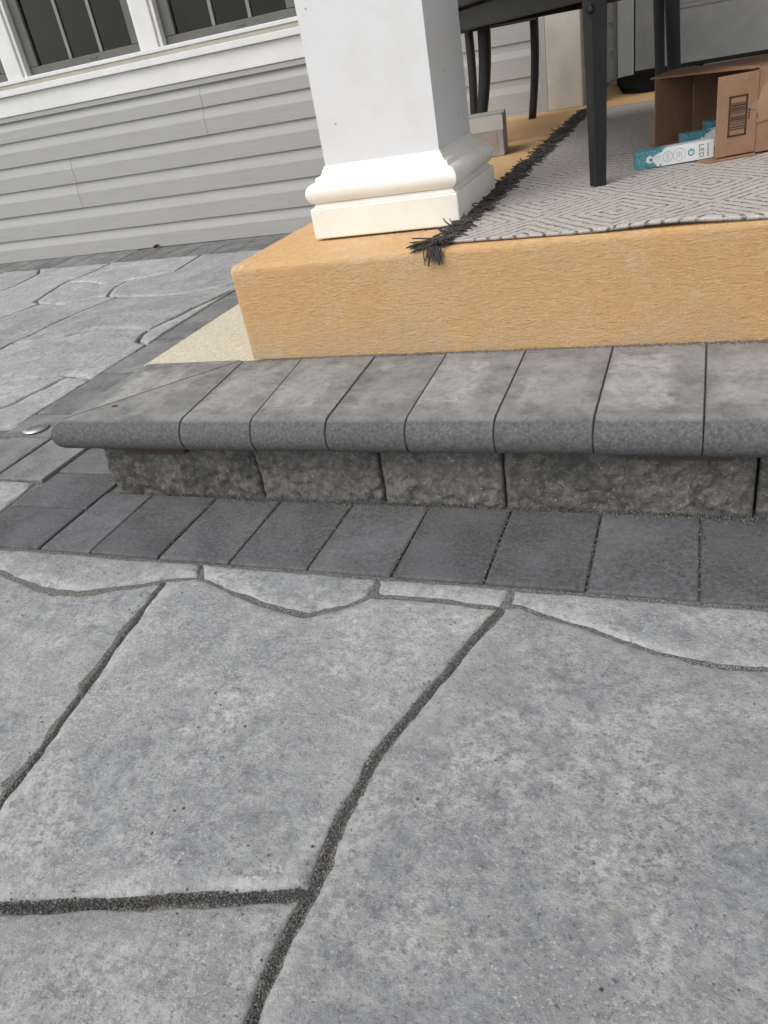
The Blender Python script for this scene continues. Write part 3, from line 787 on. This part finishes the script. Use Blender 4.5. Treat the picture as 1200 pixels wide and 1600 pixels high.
def strand(p, d, ln, r, curl=1.):
    p = Vector(p); d = Vector(d).normalized(); pts = [p]
    for s in range(4):
        d = (d+Vector((rnd.gauss(0, .25), rnd.gauss(0, .25), rnd.gauss(-.22, .2)))*curl).normalized()
        q = pts[-1]+d*ln/4
        if YO+.004 < q.y and q.z < ZP+.002: q.z = ZP+.002+rnd.random()*.002
        pts.append(q)
    fr.add(*tube_geo(pts, [r, r, r*.95, r*.9, r*.75], 4))
y = 1.40
while y < 3.46:
    nst = 13 if y < 2.2 else 8
    for q in range(nst):
        yy_ = y+rnd.uniform(-.007, .007); up = rnd.random()
        out_ = rnd.choice((-1, -1, -1, .75))
        strand((RX0-.004+rnd.uniform(-.014, .016), yy_, ZP+.006+rnd.random()*.008), (out_*rnd.uniform(.6, 1), rnd.gauss(0, .35), rnd.uniform(-.1, .42)), rnd.uniform(.020, .036), rnd.uniform(.0013, .0020), .8)
    y += .0115
for q in range(46):      # twisted roll lying along the hem
    fr.add(*tube_geo([(RX0-.012+.012*math.sin(q*1.7+s*.5), 1.395+.045*q+.012*s, ZP+.011+.003*math.cos(q+s)) for s in range(5)], [.004]*5, 5))
tag(fr.obj('fringe', M['yarn'], rugt), kind='stuff')
fr = MB()
for q in range(34):      # loose tassel at the corner, hanging over the front edge
    strand((RX0-.022+rnd.gauss(0, .006), YO+.014+rnd.gauss(0, .004), ZP+.010+rnd.random()*.004), (rnd.gauss(0, .15), -1, rnd.uniform(-.1, .3)), .012, .0015, .3)
    strand((RX0-.024+rnd.gauss(0, .0065), YO-.001-rnd.random()*.004, ZP+.006), (rnd.gauss(0, .22), -.12, -1), rnd.uniform(.018, .036), .0014, .35)
for q in range(60):
    strand((RX0-.012+rnd.gauss(0, .006), 1.402+rnd.gauss(0, .006), ZP+.008+rnd.random()*.007), (-1, -.22+rnd.gauss(0, .1), rnd.uniform(-.05, .12)), rnd.uniform(.035, .062), .0017, .25)
tag(fr.obj('corner_tassel', M['yarn'], rugt), kind='stuff')
# door mat
mat_ = thing('door_mat', (.2, 4.4, ZP), 'black coir door mat with grey middle lying before the door', 'mat')
V = []; F = []
c0 = [(-.34, 3.97), (.9, 3.90), (.9, 4.89), (-.46, 4.89)]
def rr(pts, r, n=8):
    out = []
    for i, p in enumerate(pts):
        a_, b_, c = Vector(pts[i-1]), Vector(p), Vector(pts[(i+1) % len(pts)])
        u = (a_-b_).normalized(); v = (c-b_).normalized()
        for s in range(n+1):
            t = s/n; out.append(b_+u*r*(1-t)**2+v*r*t**2)
    return out
o_ = rr(c0, .16)
n = len(o_)
V = [(p.x, p.y, ZP) for p in o_]+[(p.x, p.y, ZP+.022) for p in o_]
F = [[i, (i+1) % n, n+(i+1) % n, n+i] for i in range(n)]+[list(range(n, 2*n))]
mobj('border', V, F, M['coir'], mat_)
o_ = rr([(-.02, 4.05), (.8, 4.0), (.8, 4.70), (-.02, 4.76)], .06); n = len(o_)
mobj('mat_centre', [(p.x, p.y, ZP+.0225) for p in o_]+[(p.x, p.y, ZP+.026) for p in o_], [[i, (i+1) % n, n+(i+1) % n, n+i] for i in range(n)]+[list(range(n, 2*n))], M['matgrey'], mat_)

# ------------------------------------------------------------------ black patio furniture
ZR = ZP+.0075                     # on the rug
def leg_geo(foot, top, w0, w1, ux, bow=(0, 0), n=8):
    """tapered square leg, optionally bowed"""
    ux = Vector((ux[0], ux[1], 0)).normalized(); uy = Vector((-ux.y, ux.x, 0)); V, F = [], []
    f, t = Vector(foot), Vector(top)
    for i in range(n+1):
        s = i/n; c = f.lerp(t, s)+Vector((bow[0], bow[1], 0))*math.sin(math.pi*s); h = (w0+(w1-w0)*s)/2; b = min(h*.25, .004)
        for (a_, b_) in ((-h+b, -h), (h-b, -h), (h, -h+b), (h, h-b), (h-b, h), (-h+b, h), (-h, h-b), (-h, -h+b)): V.append(c+ux*a_+uy*b_)
    for i in range(n):
        for q in range(8): F.append([i*8+q, i*8+(q+1) % 8, (i+1)*8+(q+1) % 8, (i+1)*8+q])
    F.append(list(range(8))[::-1]); F.append([n*8+q for q in range(8)])
    return V, F
def rail_geo(p, q, z0, z1, wd):
    p = Vector((*p, 0)); q = Vector((*q, 0)); u = (q-p).normalized(); v = Vector((-u.y, u.x, 0)); L = (q-p).length
    return box_geo(0, L, -wd/2, wd/2, z0, z1, .003, 1, frame_xf(p, u, v))
P0 = Vector((-.207, 1.795)); u = Vector((-.5, .866)); v = Vector((.866, .5))
Lt, Wt = 1.15, .505
tb = thing('patio_table', (P0.x, P0.y, ZR), 'low black metal patio table standing on the grey rug', 'table')
cs = [P0, P0+u*Lt, P0+u*Lt+v*Wt, P0+v*Wt]; cen = P0+u*Lt/2+v*Wt/2
ZT0, ZT1 = .733, .790
for i, c in enumerate(cs):
    inw = (cen-c).normalized()
    mobj('leg', *leg_geo((c.x, c.y, ZR if i in (0, 2, 3) else ZP), (c.x+inw.x*.014, c.y+inw.y*.014, ZT1-.003), .0275, .0400, u), M['black'], tb)
for i in range(4):
    a_, b_ = cs[i], cs[(i+1) % 4]; d = (b_-a_).normalized(); inw = (cen-(a_+b_)/2).normalized()*.014
    mobj('apron_rail', *rail_geo(a_+d*.028+inw, b_-d*.028+inw, ZT0, ZT1-.004, .026), M['black'], tb)
V, F = box_geo(-.03, Lt+.03, -.03, Wt+.03, ZT1, ZT1+.028, .006, 2, frame_xf((P0.x, P0.y, 0), (u.x, u.y, 0), (-v.x, -v.y, 0)) @ Matrix.Diagonal((1, -1, -1, 1)) @ Matrix.Translation((0, 0, -2*ZT1-.028)) if False else Matrix(((u.x, v.x, 0, P0.x), (u.y, v.y, 0, P0.y), (0, 0, 1, 0), (0, 0, 0, 1))))
F = [f[::-1] for f in F]
mobj('table_top', V, F, M['black'], tb)
kb = MB(); kb.add(*tube_geo([(P0.x-.005, P0.y-.012, .716), (P0.x-.0080, P0.y-.0205, .716), (P0.x-.0085, P0.y-.0225, .716)], [.0075, .0070, .004], 12)); kb.obj('bolt_cap', M['black'], tb, True)
def chair(name, legs, bows, label, zt=.733, depth_rail=.05, back=(2, 3), widths=None, heads=None, cat='chair'):
    cx, cy = sum(l[0] for l in legs)/4, sum(l[1] for l in legs)/4
    t = thing(name, (cx, cy, ZP), label, cat)
    ux = (legs[1][0]-legs[0][0], legs[1][1]-legs[0][1])
    for i, (l, b) in enumerate(zip(legs, bows)):
        top = (l[0]+(cx-l[0])*.10, l[1]+(cy-l[1])*.10, zt+depth_rail if i not in back else 1.25)
        if i in back: top = (l[0]-(cx-l[0])*.05, l[1]-(cy-l[1])*.05, 1.25)
        if heads: top = (*heads[i], top[2])
        w_ = widths[i] if widths else (.034, .044)
        mobj('leg', *leg_geo((l[0], l[1], l[2] if len(l) > 2 else ZP), top, w_[0], w_[1], ux, b, 12), M['black'], t, True)
    tops = [Vector((l[0]+(cx-l[0])*.10, l[1]+(cy-l[1])*.10)) for l in legs]
    if heads: tops = [Vector(h) for h in heads]
    for i in range(4):
        a_, b_ = tops[i], tops[(i+1) % 4]; d = (b_-a_).normalized()
        mobj('seat_rail', *rail_geo(a_+d*.02, b_-d*.02, zt, zt+depth_rail, .026), M['black'], t)
    V = [(p.x+(p.x-cx)*.08, p.y+(p.y-cy)*.08, zt+depth_rail+.002) for p in tops]; V += [(a_, b_, c+.028) for a_, b_, c in V]
    F = [[3, 2, 1, 0], [4, 5, 6, 7]]+[[i, (i+1) % 4, 4+(i+1) % 4, 4+i] for i in range(4)]
    mobj('seat', V, F, M['black'], t)
    if not back: return t
    a_, b_ = tops[back[0]], tops[back[1]]; d = (b_-a_).normalized()
    for z in (1.02, 1.20): mobj('back_rail', *rail_geo(a_+d*.012, b_-d*.012, z, z+.04, .02), M['black'], t)
    return t
chair('bench', [(-.721, 2.80), (-.669, 3.55), (-.884, 3.42), (-.882, 2.92)], [(.016, .0), (.009, 0), (.006, 0), (.0, 0)], 'narrow black metal bench behind the white column, beside the siding', back=(), cat='bench',
      widths=[(.030, .036), (.027, .030), (.026, .030), (.028, .032)], heads=[(-.662, 2.80), (-.640, 3.55), (-.872, 3.42), (-.866, 2.92)])
chair('patio_chair', [(-.158, 3.36, ZR), (-.094, 3.00, ZR), (.36, 3.05, ZR), (.36, 3.46, ZR)], [(.0, 0), (.0, 0), (0, 0), (0, 0)], 'black metal patio chair behind the open cardboard box, nearest the door', back=(2, 3), zt=.745, widths=[(.030, .036), (.036, .042), (.034, .044), (.034, .044)], heads=[(-.172, 3.36), (-.117, 3.0), (.36, 3.03), (.36, 3.46)])

# ------------------------------------------------------------------ cartons
pc = thing('parcel', (-.64, 2.60, ZP), 'grey taped shipping parcel on the porch floor behind the column', 'parcel')
X = frame_xf((-.5665, 2.528, ZP), (-1, -.03, 0), (.03, -1, 0))
X = Matrix.Translation((-.5665, 2.528, ZP+.0005)) @ Matrix.Rotation(.14, 4, 'Z')
V, F = box_geo(-.21, 0, 0, .16, 0, .115, .002, 1, X); mobj('carton', V, F, M['parcel'], pc)
V, F = box_geo(-.21, .0004, -.0006, .1604, .070, .1155, 0, 1, X); 
mobj('tape', *box_geo(-.2105, .0008, -.0008, .0002, .073, .113, 0, 1, X), M['parceltape'], pc)
mobj('tape', *box_geo(-.212, .0015, .05, .10, .1151, .1158, 0, 1, X), M['parceltape'], pc)
mobj('address_label', *box_geo(-.062, -.020, -.0012, -.0002, .020, .066, 0, 1, X), M['label'], pc)

cb = thing('cardboard_box', (.1, 2.1, ZR), 'open brown cardboard box on its side with a printed barcode', 'box')
Nn, Ff = Vector((.100, 1.947)), Vector((-.030, 2.293))
wv = (Ff-Nn).normalized(); dv = Vector((wv.y, -wv.x)); Wb = (Ff-Nn).length; Db = .34; Hb = .158; tk = .0035
XB = Matrix(((dv.x, wv.x, 0, Nn.x), (dv.y, wv.y, 0, Nn.y), (0, 0, 1, ZR+.0045), (0, 0, 0, 1)))
def bb(name, *a_, mat='card', par=None, bev=.0008): return mobj(name, *box_geo(*a_, bev, 1, XB), M[mat], par or cb)
side = bb('side_wall', 0, Db, 0, tk, .0, Hb); bb('side_wall', 0, Db, Wb-tk, Wb, .0, Hb)
bb('bottom_wall', 0, Db, tk+.0005, Wb-tk-.0005, 0, tk); bb('top_wall', 0, Db, tk+.0005, Wb-tk-.0005, Hb-tk, Hb); bb('back_wall', Db-tk, Db-.0003, tk+.001, Wb-tk-.001, tk+.0005, Hb-tk-.0005)
def flap(name, hinge, d_, L, up, mat='card', par=None, w0=0.0):
    """hinge = (p,q) world edge; d_ = outward direction"""
    p, q = Vector(hinge[0]), Vector(hinge[1]); e_ = (q-p).normalized(); dd = Vector(d_).normalized(); nn = dd.cross(e_).normalized()
    X_ = Matrix(((dd.x, e_.x, nn.x, p.x), (dd.y, e_.y, nn.y, p.y), (dd.z, e_.z, nn.z, p.z), (0, 0, 0, 1)))
    return mobj(name, *box_geo(.001, L, w0, (q-p).length-w0, -tk/2, tk/2, .0008, 1, X_), M[mat], par or cb), X_
zb0 = ZR+.0045
tip = Vector((.024, 1.917)); dfl = (tip-Nn); Lf = dfl.length+.003
nf, XN = flap('near_flap', ((Nn.x, Nn.y, zb0+.003), (Nn.x, Nn.y, zb0+Hb-.002)), (dfl.x, dfl.y, 0), Lf, 0)
ft = Vector((-.117, 2.214)); df = ft-Ff
flap('far_flap', ((Ff.x, Ff.y, zb0+.003), (Ff.x, Ff.y, zb0+Hb-.008)), (df.x, df.y, 0), df.length, 0)
flap('bottom_flap', ((Nn.x, Nn.y, zb0-.0015), (Ff.x, Ff.y, zb0-.0015)), (-dv.x, -dv.y, -.012), .105, 0, w0=-.010)
# top flap lies forward, sagging, with a torn corrugated edge
V = []; F = []; nt_ = 40
p0 = Vector((Nn.x, Nn.y, zb0+Hb+.004)); q0 = Vector((Ff.x, Ff.y, zb0+Hb+.004))
for i in range(nt_+1):
    s = i/nt_; b_ = p0.lerp(q0, s)
    L = .012+.094*s+.0022*math.sin(i*2.1)
    for r in range(6):
        t = r/5; z = .003*math.sin(t*2.4)-.012*t*t*s
        V.append((b_.x-dv.x*L*t, b_.y-dv.y*L*t, b_.z+z))
nb2 = len(V); V += [(x_, y_, z_-tk) for x_, y_, z_ in V]
for i in range(nt_):
    for r in range(5):
        a_ = i*6+r; F.append([a_, a_+1, a_+7, a_+6]); F.append([nb2+a_, nb2+a_+6, nb2+a_+7, nb2+a_+1])
    F.append([i*6+5, nb2+i*6+5, nb2+i*6+11, i*6+11])
for r in range(5): F.append([r, nb2+r, nb2+r+1, r+1]); a_ = nt_*6+r; F.append([a_, a_+1, nb2+a_+1, nb2+a_])
tf = mobj('top_flap', V, F, M['card'], cb)
bm = bmesh.new(); bm.from_mesh(tf.data); bmesh.ops.recalc_face_normals(bm, faces=bm.faces); bm.to_mesh(tf.data); bm.free()
# printed bar code: frame and bars lie on the outer face of the near flap (local x = away from hinge, y = up)
s_side = 1 if (XN.to_3x3() @ Vector((0, 0, 1))).y < 0 else -1
zf = s_side*(tk/2+.0003)
def prt(name, x0, x1, y0, y1, mat='ink', par=nf, X_=None, z=None):
    z = zf if z is None else z
    return mobj(name, *box_geo(x0, x1, y0, y1, z-.00012, z+.00012, 0, 1, X_ or XN), M[mat], par)
bx0, bx1, by0, by1 = Lf-.063, Lf-.024, .036, .114
fm = MB()
for a_ in ((bx0, bx1, by0, by0+.004), (bx0, bx1, by1-.004, by1), (bx0, bx0+.0042, by0, by1), (bx1-.0042, bx1, by0, by1)): fm.box(a_[0], a_[1], a_[2], a_[3], zf-.00012, zf+.00012, xf=XN)
fm.obj('barcode_frame', M['ink'], nf)
rb = random.Random(5); yb = by0+.013; bars = MB()
while yb < by1-.014:
    h = rb.choice((.0008, .0012, .0022, .003)); bars.box(bx0+.005, bx1-.005, yb, yb+h, zf-.00012, zf+.00012, xf=XN); yb += h+rb.choice((.0010, .0014, .0022))
bars.obj('barcode_bars', M['ink'], nf)
dg = MB()
for q in range(4): dg.box(bx0-.006, bx0-.002, .066+q*.0052, .069+q*.0052, zf-.00012, zf+.00012, xf=XN)
dg.obj('printed_digits', M['ink'], nf)
# torn tape on the body
V = []; F = []
outl = [(-.032, .090), (-.020, .099), (-.010, .102), (-.004, .122), (.005, .132), (.30, .128), (.30, .060), (.02, .062), (-.012, .058), (-.016, .064), (-.008, .068), (-.012, .082)]
yo = -.0022
for (x_, z_) in outl:
    x_ += .010; p = XB @ Vector((x_, yo if x_ > -.003 else yo-.0020, z_)); V.append(p)
    V.append(XB @ Vector((x_, -.0003 if x_ > -.003 else yo-.0016, z_)))
no = len(outl)
F = [[2*i for i in range(no)], [2*i+1 for i in range(no)][::-1]]+[[2*i, 2*i+1, 2*((i+1) % no)+1, 2*((i+1) % no)] for i in range(no)]
mobj('torn_tape', V, F, M['tape'], cb)

def text_geo(txt, size):
    cu_ = bpy.data.curves.new('t', 'FONT'); cu_.body = txt; cu_.size = size; cu_.resolution_u = 2; cu_.space_character = 1.15
    o = bpy.data.objects.new('t', cu_); COL.objects.link(o); bpy.context.view_layer.update()
    me = bpy.data.meshes.new_from_object(o.evaluated_get(bpy.context.evaluated_depsgraph_get()))
    V = [v_.co.copy() for v_ in me.vertices]; F = [list(p.vertices) for p in me.polygons]
    bpy.data.objects.remove(o); bpy.data.curves.remove(cu_); bpy.data.meshes.remove(me)
    return V, F
def lamp_carton(o, ux, label, L=.163, S=.036, prints=True):
    ux = Vector(ux).normalized(); uy = Vector((-ux.y, ux.x, 0)).normalized()
    X_ = frame_xf(o, ux, uy)
    t = empty('lamp_carton', o); WM[t.name] = Matrix.Translation(Vector(o)); tag(t, label, 'carton', 'teal and white lamp cartons in the box')
    me_v, me_f = box_geo(0, L, 0, S, 0, S, .0008, 1)
    me = bpy.data.meshes.new('carton'); me.from_pydata([tuple(p) for p in me_v], [], me_f); me.materials.append(M['led'])
    c = bpy.data.objects.new('carton', me); COL.objects.link(c); c.matrix_world = X_; WM[c.name] = X_.copy()
    c.parent = t; c.matrix_parent_inverse = Matrix.Translation(Vector(o)).inverted()
    if not prints: return t
    # front face frame: x along, y up, z out towards the porch edge
    XF = X_ @ Matrix(((1, 0, 0, 0), (0, 0, -1, 0), (0, 1, 0, 0), (0, 0, 0, 1)))
    def poly(cx, cy, r, n, mat, name, hole=.0, rot=0, z=.0004):
        mb = MB(); A_ = [(cx+r*math.cos(rot+2*math.pi*i/n), cy+r*math.sin(rot+2*math.pi*i/n)) for i in range(n)]
        if hole:
            B_ = [(cx+hole*math.cos(rot+2*math.pi*i/n), cy+hole*math.sin(rot+2*math.pi*i/n)) for i in range(n)]
            mb.add([XF @ Vector((*p, z)) for p in A_+B_], [[i, (i+1) % n, n+(i+1) % n, n+i] for i in range(n)])
        else: mb.add([XF @ Vector((*p, z)) for p in A_], [list(range(n))])
        return mb.obj(name, M[mat], c)
    poly(.030, S/2, .0085, 6, 'whiteprint', 'badge', rot=math.pi/6); poly(.033, S/2-.001, .0040, 4, 'inkdark', 'badge_mark', z=.0008, rot=.78)
    poly(.047, S/2, .0090, 20, 'whiteprint', 'badge'); poly(.047, S/2, .0045, 12, 'inkgrey', 'badge_mark', hole=.0036, z=.0008)
    poly(.068, S/2, .0105, 24, 'inkgrey', 'badge_ring', hole=.0094); poly(.092, S/2, .0140, 6, 'inkgrey', 'badge_ring', hole=.0130, rot=math.pi/6)
    for cx in (.066, .070, .088, .092, .096):
        mb = MB(); mb.box(cx-.0006, cx+.0006, S/2-.006, S/2+.006, .0003, .0005, xf=XF); mb.obj('small_print', M['inkgrey'], c)
    poly(.1165, S/2, .0078, 6, 'teal', 'emblem', hole=.0050, rot=math.pi/6)
    mb = MB(); mb.box(.1159, .1171, S/2-.001, S/2+.005, .0003, .0005, xf=XF); mb.obj('emblem', M['teal'], c)
    V, F = text_geo('LED', .0145)
    w_ = max(p.x for p in V); R_ = XF @ Matrix.Translation((.1325, S/2+w_/2, .0005)) @ Matrix.Rotation(-math.pi/2, 4, 'Z')
    mobj('lettering', [R_ @ p for p in V], F, M['inkdark'], c)
    mb = MB()
    for q in range(6): mb.box(.1490, .1520, S/2-.0125+q*.0044, S/2-.0105+q*.0044, .0003, .0005, xf=XF)
    mb.obj('small_print', M['inkdark'], c)
    return t
lamp_carton((-.140, 1.921, ZR+.0004), (.159, .028, .0045), 'teal and white LED lamp carton leaning out of the cardboard box')
lamp_carton((-.045, 2.045, ZR+.0095), (.16, .05, 0), 'shaded lamp carton inside the cardboard box behind the front carton', prints=False)
lamp_carton((.010, 2.12, ZR+.0095), (.16, .06, 0), 'teal lamp carton deepest inside the cardboard box', prints=False, S=.046)

# ------------------------------------------------------------------ small things on the paving
dl = thing('deck_light', (-1.651, 1.417, 0), 'small silver round light on the paver beside the step', 'light')
V, F = [], []; pr = [(.0335, .0008), (.035, .003), (.0335, .0055), (.024, .0085), (.012, .0105), (.0, .011)]; n = 28
for (r, z) in pr[:-1]:
    for i in range(n): V.append((-1.651+r*math.cos(2*math.pi*i/n), 1.417+r*math.sin(2*math.pi*i/n), z+.0015))
for q in range(len(pr)-2):
    for i in range(n): F.append([q*n+i, q*n+(i+1) % n, (q+1)*n+(i+1) % n, (q+1)*n+i])
F.append([(len(pr)-2)*n+i for i in range(n)])
mobj('dome', V, F, M['metal'], dl, True)
def leaf(x, y, z, s, mat, label, rot):
    c = [(0, 0), (.35, .22), (.7, .20), (1, 0), (.7, -.18), (.35, -.22)]; V = []; F = []
    for (a_, b_) in c: V.append((x+s*(a_*math.cos(rot)-b_*math.sin(rot)), y+s*(a_*math.sin(rot)+b_*math.cos(rot)), z+s*(.12+.9*abs(b_)+.15*a_)))
    V.append((x+s*.5*math.cos(rot), y+s*.5*math.sin(rot), z+s*.05)); V += [(p[0], p[1], p[2]-.0006) for p in V]
    F = [[i, (i+1) % 6, 6] for i in range(6)]+[[7+(i+1) % 6, 7+i, 13] for i in range(6)]+[[i, 7+i, 7+(i+1) % 6, (i+1) % 6] for i in range(6)]
    tag(mobj('fallen_leaf', V, F, M[mat]), label, 'leaf', 'fallen leaves')
leaf(-1.095, 1.135, ZC1, .014, 'leaf', 'tiny curled orange leaf on the left end of the step', .3)
lx, ly = ground_at(247, 386); leaf(lx, 3.715, .002, .045, 'leaf2', 'dark red leaf on the pavers under the siding', .8)
